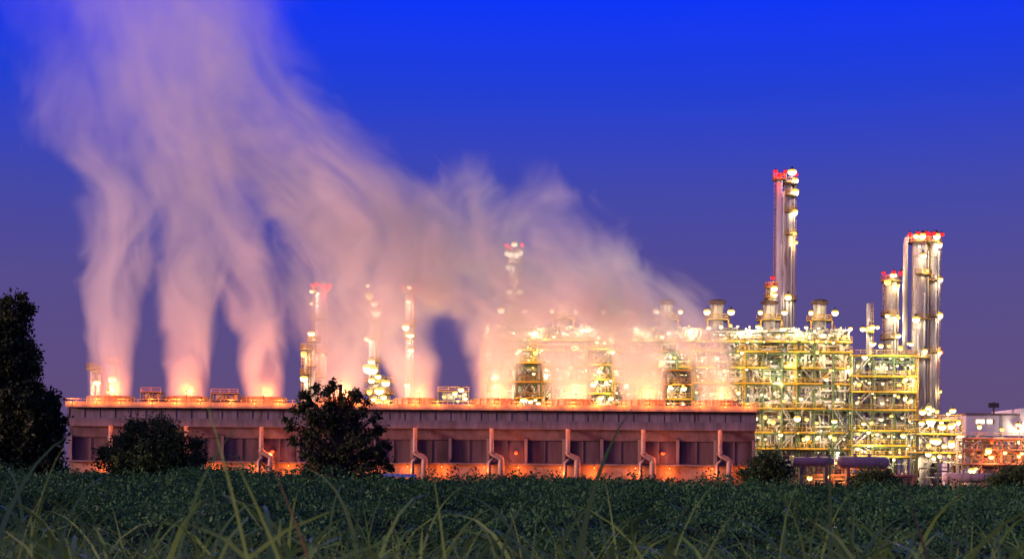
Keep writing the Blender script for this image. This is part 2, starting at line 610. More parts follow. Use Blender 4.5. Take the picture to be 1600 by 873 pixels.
deck_unit(222, 253, 613, 'dark motor frame on the roof between the first and second fan rings')
deck_unit(331, 373, 615, 'wide dark motor frame on the roof between the second and third fan rings')
deck_unit(684, 732, 612, 'brightly lit yellow green motor frame on the roof beside the purple sky gap',
          [(-.6, .7, 'y', .7), (.1, .9, 'g', .8), (.5, 1.1, 'w', .8), (.8, .6, 'w', .7), (.3, .45, 'g', .6)])


# ------------------------------------------------------------------ process plant
DP = 306.0
sP = sc(DP)


def platform(t, x0, x1, y0, y1, z, mi_rail='yellow', sides='fblr', w=.06):
    b = MB()
    b.box((x0, y0, z - .12), (x1, y1, z))
    b.box((x0, y0 - .06, z - .22), (x1, y0 - .003, z + .12), 1)      # yellow toe plate on the front edge
    p = b.build('platform', ['dark', mi_rail], t)
    b = MB()
    if 'f' in sides: b.rail([(x0, y0, z), (x1, y0, z)], w=w)
    if 'l' in sides: b.rail([(x0, y0, z), (x0, y1, z)], w=w)
    if 'r' in sides: b.rail([(x1, y0, z), (x1, y1, z)], w=w)
    b.build('railing', mi_rail, p)
    return p


def pipe_cluster(r_, x0, x1, y0, y1, z0, z1, nv, nh, rad=(.12, .34)):
    b = MB()
    for _ in range(nv):
        x, y = r_.uniform(x0, x1), r_.uniform(y0, y1)
        za = r_.uniform(z0, z0 + (z1 - z0) * .6)
        zb = min(z1, za + r_.uniform(2.5, (z1 - z0) * .7))
        rr = r_.uniform(*rad)
        mi = r_.choice((0, 0, 0, 1, 1, 2))
        dx = r_.uniform(-1.6, 1.6)
        b.tube([(x, y, za), (x, y, zb - .4), (x + dx * .3, y, zb), (x + dx, y, zb)], rr, 8, mi)
        if r_.random() < .6:
            zz = r_.uniform(za, zb)
            b.lathe([(rr * 1.6, zz - .12), (rr * 1.6, zz + .12)], (x, y), 8, mi)
    for _ in range(nh):
        y, z = r_.uniform(y0, y1), r_.uniform(z0 + .5, z1)
        xa = r_.uniform(x0, x0 + (x1 - x0) * .5)
        xb = min(x1, xa + r_.uniform(2, (x1 - x0)))
        rr = r_.uniform(rad[0], rad[1] * .8)
        b.tube([(xa, y, z - r_.uniform(0, 2)), (xa + .1, y, z), (xb - .1, y, z), (xb, y, z + r_.uniform(-2, 1))], rr, 7, r_.choice((0, 0, 1, 2)))
        if r_.random() < .5:                       # valve
            xx = (xa + xb) / 2
            b.cbox((xx, y, z), (.5, .5, .5), r_.choice((1, 2)))
            b.tube([(xx, y, z), (xx, y, z + .9)], .07, 5, 3)
    for _ in range((nv + nh) // 3):                # added lagged valves and instrument boxes, put in to catch lamplight as white blotches
        x, y, z = r_.uniform(x0, x1), r_.uniform(y0, y1), r_.uniform(z0, z1)
        q = r_.uniform(.25, .6)
        if r_.random() < .6:
            b.ball((x, y, z), q, r_.choice((0, 0, 1)), 8)
            b.tube([(x, y, z - q * 2.4), (x, y, z + q * 2)], q * .35, 6, 0)
        else:
            b.cbox((x, y, z), (q * 1.6, q, q * 2), r_.choice((0, 0, 1, 3)))
            b.tube([(x, y, z - q * 3), (x, y, z)], q * .25, 5, 2)
    return b


def ladder(b, x, y, z0, z1, mi=0):
    b.beam((x - .25, y, z0), (x - .25, y, z1), .08, mi).beam((x + .25, y, z0), (x + .25, y, z1), .08, mi)
    z = z0 + .3
    while z < z1:
        b.beam((x - .25, y, z), (x + .25, y, z), .05, mi)
        z += .45
    for k in range(int((z1 - z0 - 2) / .9)):
        zz = z0 + 2.2 + k * .9
        b.tube([(x - .35, y, zz), (x - .3, y - .6, zz), (x, y - .75, zz), (x + .3, y - .6, zz), (x + .35, y, zz)], .035, 4, mi, False)


def stair(b, x0, x1, y, z0, z1, mi=0):
    for yy in (y, y + .8):
        b.beam((x0, yy, z0), (x1, yy, z1), .14, mi)
        b.beam((x0, yy, z0 + 1), (x1, yy, z1 + 1), .08, mi)
    n = int(abs(z1 - z0) / .35)
    for i in range(n):
        u = i / n
        x, z = x0 + (x1 - x0) * u, z0 + (z1 - z0) * u
        b.box((x - .12, y, z), (x + .12, y + .8, z + .04), mi)


LV = [8.3, 11.8, 17.0, 22.4, 25.8, 29.3, 31.6]      # working levels of a furnace
KINDS = ['w', 'w', 'w', 'y', 'g', 'y']


def furnace(px, label, seed, tall_stack=True, power=1.0):
    r_ = random.Random(seed)
    x0 = P(px, 700, DP).x
    t = thing('cracking_furnace', (x0, DP, 0), label, 'furnace', 'cracking furnaces standing in a row')
    hw, dp = 5.75, 12.0
    b = MB()
    for x in (-hw, -hw * .36, hw * .36, hw):
        for y in (0, dp * .5, dp):
            b.beam((x, y, 0), (x, y, LV[-2]), .42)
    for z in LV:
        for y in (0, dp):
            b.beam((-hw, y, z - .35), (hw, y, z - .35), .34)
        for x in (-hw, -hw * .36, hw * .36, hw):
            b.beam((x, 0, z - .35), (x, dp, z - .35), .3)
    for za, zb in zip(LV, LV[1:]):
        s = r_.choice((-1, 1))
        xa, xb = (-hw, -hw * .36) if r_.random() < .5 else (hw * .36, hw)
        if s < 0: xa, xb = xb, xa
        b.beam((xa, 0, za), (xb, 0, zb - .4), .18)
    b.build('frame', 'green', t)
    b = MB().box((-4.1, 3.0, 2.2), (4.1, 10.5, 16.2))
    for i in range(8):
        x = -4.0 + i * 8 / 7
        b.box((x - .09, 2.78, 2.3), (x + .09, 2.997, 16.1), 1)
    for z in (5.2, 8.3, 11.9, 14.4):
        b.box((-4.05, 2.82, z - .1), (4.05, 2.995, z + .1), 1)
    for z in (3.6, 6.6, 10.0, 13.2):
        for i in range(4):
            b.tube([(-3.0 + 2 * i, 2.99, z), (-3.0 + 2 * i, 2.6, z)], .34, 8, 1)     # burner ports
    b.build('radiant_box', ['grey', 'white'], t)
    b = MB().box((-1.5, 3.5, 16.3), (2.2, 9.0, 29.0))
    for z in np.arange(17.5, 28.8, 1.55):
        b.box((-1.58, 3.38, z - .12), (2.28, 3.495, z + .12), 1)
    b.v += []
    b.build('convection_duct', ['grey', 'silver'], t)
    b = MB()
    for k in range(3):
        x = -4.6 + k * .95
        b.tube([(x, 1.6, 16.5), (x, 1.6, 28.6)], .36, 10, k % 2)
    for k in range(3):
        x = 3.0 + k * .9
        b.tube([(x, 1.3, 17.5), (x, 1.3, 27.6), (x - .6, 1.3, 28.3), (x - 2, 1.3, 28.3)], .30, 10, (k + 1) % 2)
    b.build('transfer_lines', ['white', 'silver'], t, True)
    pipe_cluster(r_, -hw + .3, hw - .3, .2, 2.6, 17.2, 31.0, 70, 80).build('pipework', ['white', 'silver', 'green', 'yellow'], t, True)
    pipe_cluster(r_, -hw + .3, hw - .3, .2, 2.4, .5, 16.8, 40, 50, (.1, .28)).build('lower_pipework', ['white', 'silver', 'green', 'yellow'], t, True)
    for z in LV[:-1]:
        if z == LV[4]:
            platform(t, -hw - .3, -.9, -.9, 1.0, z)
            platform(t, 2.4, hw + .3, -.9, 1.0, z)
        else:
            c = r_.choice((-2.2, -.6, 1.0, 2.4))
            w_ = r_.uniform(.5, 1.6)
            platform(t, -hw - .3, c - w_, -.9, 2.6 if z < 17 else 3.0, z)
            platform(t, c + w_, hw + .3, -.9 + r_.uniform(0, .8), 2.6 if z < 17 else 3.0, z)
    # steam drum with its valves on the roof level
    b = MB()
    b.tube([(-4.9, 4, LV[-1] + .9), (-4.6, 4, LV[-1] + .9), (-.4 + 5, 4, LV[-1] + .9), (4.9, 4, LV[-1] + .9)], [.5, 1.0, 1.0, .5], 16)
    for x in (-3, 0, 3):
        b.box((x - .15, 3.3, LV[-1] - .3), (x + .15, 4.7, LV[-1] + .2))
        b.tube([(x + .7, 4, LV[-1] + 1.7), (x + .7, 4, LV[-1] + 2.8), (x + .9, 3.6, LV[-1] + 3.1), (x + 1.5, 3.2, LV[-1] + 3.1)], .17, 7)
    b.build('steam_drum', 'white', t, True)
    platform(t, -hw - .3, hw + .3, -.6, 5.2, LV[-1] - .1)
    pipe_cluster(r_, -hw, hw, 0, 3.4, LV[-1] - .5, LV[-1] + 2.6, 26, 24, (.1, .24)).build('valve_group', ['white', 'silver', 'green', 'yellow'], t, True)
    # stack
    zs = P(px, 472, DP + 6).z
    xs = .35
    b = MB().lathe([(1.75, 29.1), (1.75, 31.8), (1.4, 32.8), (1.4, zs - 1.3), (1.5, zs - 1.25), (1.5, zs - .6)], (xs, 6), 20, 0)
    st = b.build('stack', 'silver', t, True)
    MB().lathe([(1.51, zs - .59), (1.95, zs - .2), (1.95, zs + .15), (1.3, zs + .5)], (xs, 6), 20).build('stack_cap', 'rustcap', st)
    zp = 36.6
    b = MB().lathe([(2.9, zp - .15), (2.9, zp)], (xs, 6), 8, 1)
    ring = [(xs + 2.85 * math.cos(a), 6 + 2.85 * math.sin(a), zp) for a in np.arange(8) * math.pi / 4]
    b.rail(ring, 1.2, True, 0, .12)
    for x in (-2.3, 2.3):
        b.box((xs + x - .16, 3.9, 31.6), (xs + x + .16, 4.2, zp - .2), 0)
    b.build('stack_platform', ['yellow', 'dark'], t)
    b = MB()
    ladder(b, -hw - .6, -.5, 17, 31)
    b.build('ladder', 'yellow', t)
    b = MB()
    for xa, xb, k in ((2.2, 5.3, 0), (5.2, 2.0, 1), (-5, -1.8, 2), (-1.5, -5, 3)):
        b = MB()
        stair(b, xa, xb, -.6, LV[k], LV[k + 1])
        b.build('stair_flight', 'grey', t)
    # lamps
    pw = power
    for k_, z in enumerate(LV[:-1]):
        xs_ = [-5.1, -3.2, -1.4, .6, 2.4, 4.6] if k_ in (0, 2, 3, 5) else [-4.6, -2.2, -.2, 2.0, 4.4]
        for j, x in enumerate(xs_):
            if r_.random() < .12: continue
            big = z < 17
            lamp(t, (x + r_.uniform(-.8, .8), -1.35, z + r_.uniform(1.7, 3.3)), r_.choice(KINDS), (.4 + .8 * r_.random() ** 1.8) if big else (.25 + .6 * r_.random() ** 1.8),
                 round(400 * pw) if (j + k_) % 2 == 0 else 0)
    for x in (-5.5, -4.7, -3.9, -3.0, -2.2, -1.3, -.3, .6, 1.6, 2.4, 3.2, 4.0, 4.8, 5.5):
        lamp(t, (x + r_.uniform(-.5, .5), r_.uniform(-.9, 2), LV[-1] + r_.uniform(1.0, 3.3)), r_.choice(KINDS), .35 + .6 * r_.random() ** 1.5, round(600 * pw) if x < -4 or x > 4 else 0)
    for _ in range(34):                            # small lamps deeper in the frame
        lamp(t, (r_.uniform(-5.4, 5.4), r_.uniform(-.6, 2.2), r_.choice((r_.uniform(17.5, 30), r_.uniform(17.5, 30), r_.uniform(4, 16)))), r_.choice(KINDS), .22 + .5 * r_.random() ** 1.6, 400 if _ % 6 == 0 else 0)
    for x in (-2.6, 2.7):
        lamp(t, (xs + x, 3.0, zp + 1.5), 'w', 1.25, round(600 * pw))
    lamp(t, (xs, 2.5, 33.4), 'w', 1.6, round(600 * pw))
    return t


FURN = [(797, 'furnace at the left end of the row, below the red topped tower', 1),
        (877, 'steam veiled furnace, second from the left end of the row', 2),
        (959, 'furnace deep in the steam, third from the left end of the row', 3),
        (1042, 'furnace with a stack rising just out of the steam', 4),
        (1122, 'furnace at the edge of the steam, its lower half veiled orange', 5),
        (1206, 'clear lit furnace directly in front of the tallest column', 6),
        (1286, 'clear lit furnace at the right end of the row', 7)]
for px, lab, sd_ in FURN:
    furnace(px, lab, sd_)


def frame_block(name, label, cat, px0, px1, D, depth, levels, seed, nl, mats=('green', 'yellow'), power=380, kinds=KINDS, lsize=(.7, 1.3), vessels=True, bay=4.2, group=None):
    """an open steel frame packed with vessels, pipes, platforms and lamps"""
    r_ = random.Random(seed)
    xa, xb = P(px0, 700, D).x, P(px1, 700, D).x
    t = thing(name, ((xa + xb) / 2, D, 0), label, cat, group)
    hw = (xb - xa) / 2
    nb = max(1, round(2 * hw / bay))
    xs = [-hw + 2 * hw * i / nb for i in range(nb + 1)]
    top = levels[-1]
    b = MB()
    for x in xs:
        for y in (0, depth / 2, depth):
            b.beam((x, y, 0), (x, y, top), .36)
    for z in levels:
        for y in (0, depth):
            b.beam((-hw, y, z - .3), (hw, y, z - .3), .3)
        for x in xs:
            b.beam((x, 0, z - .3), (x, depth, z - .3), .26)
    lv = [0] + list(levels)
    for za, zb in zip(lv, lv[1:]):
        for i in range(nb):
            if r_.random() < .4:
                a, c = (xs[i], xs[i + 1]) if r_.random() < .5 else (xs[i + 1], xs[i])
                b.beam((a, 0, za), (c, 0, zb - .3), .16)
    b.build('frame', mats[0], t)
    for z in levels:
        platform(t, -hw - .3, hw + .3, -.8, depth * .6, z, mats[1])
    if vessels:
        for za, zb in zip(lv, lv[1:]):
            for i in range(nb):
                q = r_.random()
                xm = (xs[i] + xs[i + 1]) / 2
                h = zb - za
                if q < .4:
                    rr = r_.uniform(.6, 1.25)
                    v = MB().lathe([(rr * .4, za + .3), (rr, za + .8), (rr, zb - 1.3), (rr * .5, zb - .8), (.15, zb - .6)], (xm, 2.5), 14)
                    v.build('vessel', r_.choice(('silver', 'white', 'grey')), t, True)
                elif q < .7:
                    rr = r_.uniform(.5, min(1.0, h * .25))
                    zz = za + .7 + rr
                    v = MB().tube([(xm - 1.7, 2.2, zz), (xm - 1.4, 2.2, zz), (xm + 1.4, 2.2, zz), (xm + 1.7, 2.2, zz)], [rr * .5, rr, rr, rr * .5], 14)
                    v.box((xm - 1, 1.8, za), (xm - .8, 2.6, zz)).box((xm + .8, 1.8, za), (xm + 1, 2.6, zz))
                    v.build('exchanger', r_.choice(('silver', 'white')), t, True)
    n = int(hw * top / 3.5)
    pipe_cluster(r_, -hw, hw, .3, depth * .5, .4, top, n, n, (.1, .3)).build('pipework', ['white', 'silver', mats[0], 'yellow'], t, True)
    b = MB()
    ladder(b, hw + .4, -.5, 0, top)
    b.build('ladder', mats[1], t)
    for k, (za, zb) in enumerate(zip(lv, lv[1:])):
        b = MB()
        xa_ = -hw + .4 + (k % 2) * min(3.6, hw)
        xb_ = -hw + .4 + ((k + 1) % 2) * min(3.6, hw)
        stair(b, xa_, xb_, -.7, za, zb)
        b.build('stair_flight', 'grey', t)
    for i in range(nl):
        z = r_.choice(levels) + r_.uniform(1.2, 2.6) - (0 if r_.random() < .7 else 3)
        lamp(t, (r_.uniform(-hw, hw), -1.2, max(1.5, z)), r_.choice(kinds), lsize[0] * .7 + (lsize[1] - lsize[0] * .7) * r_.random() ** 1.8, power if i % 2 == 0 else 0)
    return t


def zP(py, D=DP, px=1300):
    return P(px, py, D).z


frame_block('process_structure', 'tall open green steel frame full of vessels left of the twin columns', 'process unit', 1331, 1428, DP - 2, 10,
            [zP(712), zP(695), zP(672), zP(640), zP(612), zP(588), zP(556)], 21, 90, lsize=(.5, 1.1))
frame_block('valve_skid', 'bright yellow railed skid with white globes at the foot of the twin columns', 'process unit', 1432, 1500, DP - 8, 8,
            [zP(706), zP(678), zP(657)], 22, 34, ('dark', 'yellow'), 420, ['w', 'w', 'y'], (1.1, 1.7))
frame_block('stair_frame', 'lamp dotted steel stair tower rising behind the tower roof between orange fans', 'stair tower', 920, 955, DT + 24, 5,
            [zP(668, 288), zP(640, 288), zP(617, 288), zP(595, 288), zP(572, 288), zP(548, 288)], 23, 22, ('green', 'yellow'), 500, ['w', 'y', 'w'], (.8, 1.2), False)
frame_block('pump_frame', 'dark pipe filled frame seen between two orange fan rings left of the stair tower', 'process unit', 806, 845, DT + 24, 5,
            [zP(650, 288), zP(625, 288), zP(600, 288), zP(570, 288)], 24, 10, ('green', 'yellow'), 400, ['w', 'y'], (.8, 1.2))
frame_block('pump_frame', 'dark pipe filled frame seen between two orange fan rings right of the stair tower', 'process unit', 1040, 1078, DT + 24, 5,
            [zP(650, 288), zP(625, 288), zP(602, 288), zP(580, 288)], 25, 8, ('dark', 'yellow'), 400, ['w', 'y'], (.7, 1.0))
# pipe rack along the right edge, lit orange
frame_block('pipe_rack', 'low orange lit pipe rack in front of the pale building', 'pipe rack', 1504, 1625, DP - 14, 7,
            [zP(722, 290), zP(700, 290), zP(682, 290)], 26, 20, ('pipe', 'pipe'), 700, ['o', 'o', 'y', 'ro'], (.8, 1.3))
frame_block('pipe_rack', 'reddish pipe rack standing below the two pink drums', 'pipe rack', 1240, 1426, DT + 16, 5,
            [zP(741, 280)], 27, 9, ('pipe', 'pipe'), 700, ['o', 'o', 'ro'], (.5, .9), False)


# ------------------------------------------------------------------ columns
def column(name, label, px, py_top, py_bot, r_px, D, mat='silver', plats=(), overhead=0, red=3, lamps=(), side=1, power=450, group=None, cat='column'):
    base = P(px, py_bot, D)
    zt_ = P(px, py_top, D).z
    s = sc(D)
    rr = r_px * s
    t = thing(name, (base.x, D, 0), label, cat, group)
    b = MB().lathe([(rr * 1.25, 0), (rr * 1.1, 3), (rr, 4), (rr, zt_ - rr * .9), (rr * .86, zt_ - rr * .4), (rr * .5, zt_ - .1), (.1, zt_)], (0, 0), 24)
    z = 8.0
    while z < zt_ - 3:
        b.lathe([(rr * 1.035, z - .12), (rr * 1.035, z + .12)], (0, 0), 24)
        z += 5.5
    b.build('shell', mat, t, True)
    b = MB()
    ladder(b, side * (rr + .3), -.35, 5, zt_)
    b.build('ladder', 'yellow', t)
    b = MB()
    for k in range(3):
        a = -.5 - k * .7
        b.tube([(math.cos(a) * (rr + .25), math.sin(a) * (rr + .25), 3), (math.cos(a) * (rr + .25), math.sin(a) * (rr + .25), zt_ * (.95 - .17 * k))], .16 + .04 * k, 8)
    b.build('downcomer', 'white', t, True)
    for i, py in enumerate(plats):
        z = P(px, py, D).z
        R_ = rr + .85
        full = py < py_top + 20
        angs = np.linspace(0, 2 * math.pi, 13)[:-1] if full else np.linspace(-2.2, .9, 7) if side > 0 else np.linspace(-4.0, -.9, 7)
        b = MB()
        pts = [(R_ * math.cos(a), R_ * math.sin(a), z) for a in angs]
        k = len(b.v)
        inner = [(rr * 1.0 * math.cos(a), rr * 1.0 * math.sin(a), z) for a in angs]
        nn = len(angs)
        b.v += pts + inner + [(p[0], p[1], z - .18) for p in pts] + [(p[0], p[1], z - .18) for p in inner]
        for j in range(nn if full else nn - 1):
            j2 = (j + 1) % nn
            for q in ((j, j2, nn + j2, nn + j), (2 * nn + j, 3 * nn + j, 3 * nn + j2, 2 * nn + j2), (j2, j, 2 * nn + j, 2 * nn + j2), (nn + j, nn + j2, 3 * nn + j2, 3 * nn + j)):
                b.f.append(tuple(k + i_ for i_ in q)); b.m.append(0)
        pf = b.build('platform', 'dark', t)
        MB().rail(pts, 1.15, full, 0, .1).build('railing', 'yellow', pf)
    if overhead:
        ox = overhead * s
        b = MB().tube([(ox, -.2, 8), (ox, -.2, zt_ - 1.2), (ox * .96, -.2, zt_ - .1), (ox * .8, -.2, zt_ + .6), (ox * .35, -.1, zt_ + .7), (0, 0, zt_ + .3), (0, 0, zt_ - .2)], .55, 10)
        b.build('overhead_pipe', 'white', t, True)
    for k in range(red):
        a = math.pi * (k + .5) / red
        lamp(t, (-math.cos(a) * (rr + .9), -math.sin(a) * (rr + .9), zt_ + .9), 'r', .85, 500 if k == 0 else 0, 'obstruction_light')
    for (dx, py, k, size) in lamps:
        lamp(t, (dx * s, -rr - .6 if abs(dx) < r_px else -.8, P(px, py, D).z), k, size, power)
    return t


# the tallest column with its slimmer partner
column('distillation_column', 'tallest column of the works, slim silver with lamps down its right side', 1229, 281, 520, 7.5, DP + 16, 'silver',
       (288, 307, 333, 368, 470), 0, 2, [(3, 272, 'w', 1.7), (9, 284, 'w', 1.5), (9, 302, 'w', 1.6), (9, 333, 'w', 1.4), (9, 366, 'y', .9), (-2, 466, 'w', 1.6), (11, 380, 'y', .7)])
column('distillation_column', 'slender pinkish column close against the left of the tallest column', 1214.5, 276, 520, 5.0, DP + 14, 'cladding',
       (281,), 0, 2, [(-2, 276, 'r', .8)], -1)
column('distillation_column', 'short red tipped column at the foot of the tallest column', 1203, 442, 520, 4.5, DP + 8, 'silver',
       (450, 466), 0, 1, [(3, 452, 'w', 1.2), (-3, 470, 'w', 1.0), (4, 462, 'w', 1.1)], -1)
# the twin columns on the right
column('distillation_column', 'wide silver column with red lights and a pipe bent over its top', 1434, 374, 640, 12.0, DP + 12, 'silver',
       (379, 430, 500, 560), -22, 4, [(2, 402, 'w', 1.2), (-9, 501, 'w', 1.5), (5, 550, 'w', 1.2), (0, 372, 'w', 1.4), (-10, 372, 'w', 1.3), (8, 425, 'y', .7)], 1)
column('distillation_column', 'grey column close against the right of the wide silver column', 1453, 374, 640, 9.5, DP + 13, 'white',
       (380, 440, 496, 552), 0, 3, [(10, 384, 'w', 1.6), (12, 438, 'w', 1.3), (12, 494, 'w', 1.4), (13, 551, 'ro', 1.0), (12, 551, 'w', 1.2), (14, 612, 'y', .7), (4, 372, 'w', 1.4)], 1)
column('distillation_column', 'thinner silver column with a red lit top left of the wide one', 1390, 434, 560, 9.5, DP + 14, 'silver',
       (440, 494, 530), 0, 3, [(-9, 443, 'y', 1.5), (10, 447, 'y', .9), (-9, 495, 'w', 1.2), (11, 497, 'y', .9), (8, 526, 'w', 1.2), (0, 432, 'w', 1.2)], -1)
# towers veiled by the steam
column('distillation_column', 'pale tower with red and white top lights rising out of the steam above the furnaces', 801, 390, 520, 8, DP + 14, 'white',
       (395, 412, 440, 462), 0, 3, [(0, 384, 'w', 1.5), (-9, 397, 'w', 1.5), (8, 396, 'w', 1.4), (-9, 418, 'w', 1.5), (-7, 457, 'w', 1.2), (9, 456, 'w', 1.5), (4, 440, 'y', .7)], 1)
column('distillation_column', 'steam hidden tower whose wide top deck carries red lights', 500, 452, 620, 9, DP + 20, 'white',
       (456, 500), 0, 4, [(-14, 456, 'w', .9), (-15, 475, 'w', .8), (10, 455, 'r', 1.0), (4, 449, 'r', 1.2), (12, 449, 'r', 1.1)], -1)
column('distillation_column', 'steam hidden column hung with a slanting line of lamps', 582, 470, 620, 7, DP + 10, 'white',
       (478, 500, 530, 566), 0, 0, [(-6, 464, 'y', 1.6), (2, 476, 'w', 1.6), (5, 490, 'w', 1.7), (-9, 530, 'w', 1.2), (-2, 566, 'w', 1.7), (-5, 577, 'w', 2.2), (-1, 579, 'w', 2.0), (-9, 447, 'w', .7)], 1)
column('distillation_column', 'steam hidden column with a bar of red and white lights across its top', 637, 455, 620, 6, DP + 12, 'white',
       (457, 510, 528), 0, 2, [(-9, 448, 'w', .9), (1, 450, 'w', 1.0), (12, 451, 'r', .9), (18, 452, 'r', .8), (0, 472, 'w', 1.2), (-4, 512, 'w', 1.5), (3, 525, 'w', 1.4), (4, 548, 'w', 1.1), (-1, 602, 'w', 1.0)], 1)
# slim reactors behind the middle tree
for px, pt, lab in ((478, 540, 'slim steel column left of the others behind the middle tree'), (489, 528, 'tallest of the slim steel columns behind the middle tree'),
                    (502, 545, 'slim steel column right of the others behind the middle tree')):
    column('reactor_column', lab, px, pt, 625, 4, DP - 6, 'silver', (pt + 6, pt + 45), 0, 0,
           [(-4, pt + 14, 'y', 1.3), (-3, pt + 52, 'w', 1.3)] if px < 485 else [(-3, pt - 6, 'w', 1.2)] if px < 495 else [(2, pt + 10, 'y', .6)], -1, 400, 'slim columns behind the middle tree')
# vents in the first plume
for px, pt, lab in ((142, 572, 'leftmost of the four slim vents in the first plume'), (151, 576, 'short vent second from the left in the first plume'),
                    (173, 562, 'tallest of the four slim vents in the first plume'), (182, 563, 'rightmost of the four slim vents in the first plume')):
    column('vent_column', lab, px, pt, 625, 1.5, DT + 22, 'white', (pt + 5,), 0, 0, [(1, 598, 'w', 1.2)] if px == 151 else [(3, 593, 'w', 1.3)] if px == 173 else [], 1, 700, 'slim vents behind the cooling tower', 'vent')
# single slim stack of the process structure
column('vent_column', 'plain thin chimney standing alone between the furnaces and twin columns', 1355, 473, 560, 3.2, DP + 8, 'white', (520,), 0, 0, [(5, 512, 'w', 1.2), (-10, 515, 'w', 1.1), (13, 512, 'w', 1.0)], 1, 400, None, 'chimney')

# dome topped reactor lit beside the middle tree
p = P(592, 630, DT + 22)
t = thing('dome_reactor', (p.x, DT + 22, 0), 'round topped vessel crowded with lamps right of the middle tree', 'vessel')
zt_ = P(592, 585, DT + 22).z
rr = 17 * sc(DT + 22)
MB().lathe([(rr, 0), (rr, zt_ - rr * .75), (rr * .87, zt_ - rr * .35), (rr * .5, zt_ - rr * .1), (.1, zt_)], (0, 0), 28).build('shell', 'grey', t, True)
for py in (598, 616, 634):
    z = P(592, py, DT + 22).z
    b = MB()
    ring = [((rr + .9) * math.cos(a), (rr + .9) * math.sin(a), z) for a in np.arange(12) * math.pi / 6]
    b.lathe([(rr + .9, z - .15), (rr + .9, z)], (0, 0), 12, 1).rail(ring, 1.1, True, 0, .1)
    b.build('platform', ['yellow', 'dark'], t)
for dx, py, k, s_ in ((-10, 596, 'w', 1.1), (0, 590, 'w', 1.2), (12, 600, 'w', 1.3), (-13, 614, 'y', 1.2), (2, 612, 'w', 1.4), (9, 622, 'w', 1.1), (-6, 625, 'w', 1.1), (0, 628, 'y', 1.3), (14, 628, 'y', 1.0)):
    lamp(t, (dx * sc(DT + 22), -rr - 1.2, P(592, py, DT + 22).z), k, s_, 500)


# pink drums in front of the plant
def drum(px0, px1, py0, py1, D, label, name='storage_drum', cat='drum', mat='drum'):
    a, c = P(px0, py0, D), P(px1, py1, D)
    t = thing(name, ((a.x + c.x) / 2, D, 0), label, cat, 'horizontal drums in front of the plant')
    w, rr, zc = (c.x - a.x) / 2, (a.z - c.z) / 2, (a.z + c.z) / 2
    MB().tube([(-w, 0, zc), (-w + rr * .15, 0, zc), (-w + rr * .55, 0, zc), (w - rr * .55, 0, zc), (w - rr * .15, 0, zc), (w, 0, zc)], [rr * .45, rr * .8, rr, rr, rr * .8, rr * .45], 24).build('shell', mat, t, True)
    for x in (-w * .6, w * .6):
        MB().box((x - .3, -rr * .8, 0), (x + .3, rr * .8, zc - rr * .5)).build('saddle', 'basin', t)
    b = MB()
    for x in (-w * .3, w * .25):
        b.lathe([(.35, zc + rr * .9), (.35, zc + rr + .4), (.5, zc + rr + .4), (.5, zc + rr + .55)], (x, 0), 12)
    b.build('manhole', 'grey', t)
    return t


drum(1238, 1303, 713, 729, DT + 12, 'purple horizontal drum left of its pinker neighbour below the furnaces')
drum(1308, 1388, 712, 733, DT + 12, 'pinkish horizontal drum right of the purple one, below the steel frame')
drum(1474, 1560, 738, 754, DT + 2, 'low mauve horizontal drum with pale lamps in front of the pipe rack')

# pale building at the right
D = 360.0
a, c = P(1509, 645, D), P(1592, 677, D)
hw = (c.x - a.x) / 2
t = thing('plant_building', ((a.x + c.x) / 2, D, 0), 'pale flat roofed plant building with a strip of lit windows', 'building')
MB().box((-hw, 0, 0), (hw, 20, a.z - .5)).build('wall', 'cladding', t)
MB().box((-hw - .3, -.3, a.z - .5), (hw + .1, 20.3, a.z)).build('roof_parapet', 'concrete_b', t)
x2 = P(1592, 640, D).x - t.location.x
z2 = P(1592, 638, D).z
MB().box((x2 + .1, -.6, 0), (x2 + 14, 21, z2)).build('tower_block', 'cladding', t)
for px, w in ((1531, 13), (1546, 9), (1551, 3)):
    q = P(px, 658, D)
    MB().box((q.x - t.location.x - w * sc(D) / 2, -.14, q.z - .55), (q.x - t.location.x + w * sc(D) / 2, -.02, q.z + .45), 0).build('window', 'window_lit' if px != 1551 else 'louvre', t)
MB().box((hw - 5, -.12, 8), (hw - 4.4, -.003, a.z - .6)).build('downpipe', 'grey', t)
q = P(1588, 664, D)
lamp(t, (q.x - t.location.x, -1.2, q.z), 'w', 1.2, 900, 'wall_lamp')
q = P(1558, 645, D)
b = MB().tube([(q.x - t.location.x, 3, a.z), (q.x - t.location.x, 3, a.z + 3)], .25, 6)
b.cbox((q.x - t.location.x, 3, a.z + 2.2), (2.6, .6, 1.2))
b.build('roof_vent', 'dark', t)
# blue grey shed roof among the rack
a, c = P(1530, 690, 300), P(1620, 699, 300)
t = thing('storage_shed', ((a.x + c.x) / 2, 300, 0), 'shed with a blue grey roof amid orange lamps at the right edge', 'shed')
hw = (c.x - a.x) / 2
MB().box((-hw + .4, .4, 0), (hw - .4, 8, c.z)).build('wall', 'pipe', t)
b = MB()
b.v += [(-hw, -.3, c.z - .2), (hw, -.3, c.z - .2), (hw, 8.5, a.z + 1), (-hw, 8.5, a.z + 1), (-hw, -.3, c.z + .5), (hw, -.3, c.z + .5), (hw, 8.5, a.z + 1.6), (-hw, 8.5, a.z + 1.6)]
for q in ((3, 2, 1, 0), (4, 5, 6, 7), (0, 1, 5, 4), (1, 2, 6, 5), (2, 3, 7, 6), (3, 0, 4, 7)):
    b.f.append(q); b.m.append(0)
b.build('roof', 'roofblue', t)
for px, py, k in ((1553, 692, 'ro'), (1592, 690, 'o'), (1521, 690, 'o'), (1556, 703, 'w')):
    q = P(px, py, 298)
    lamp(t, (q.x - t.location.x, -2.4, q.z), k, 1.1, 900, 'wall_lamp')
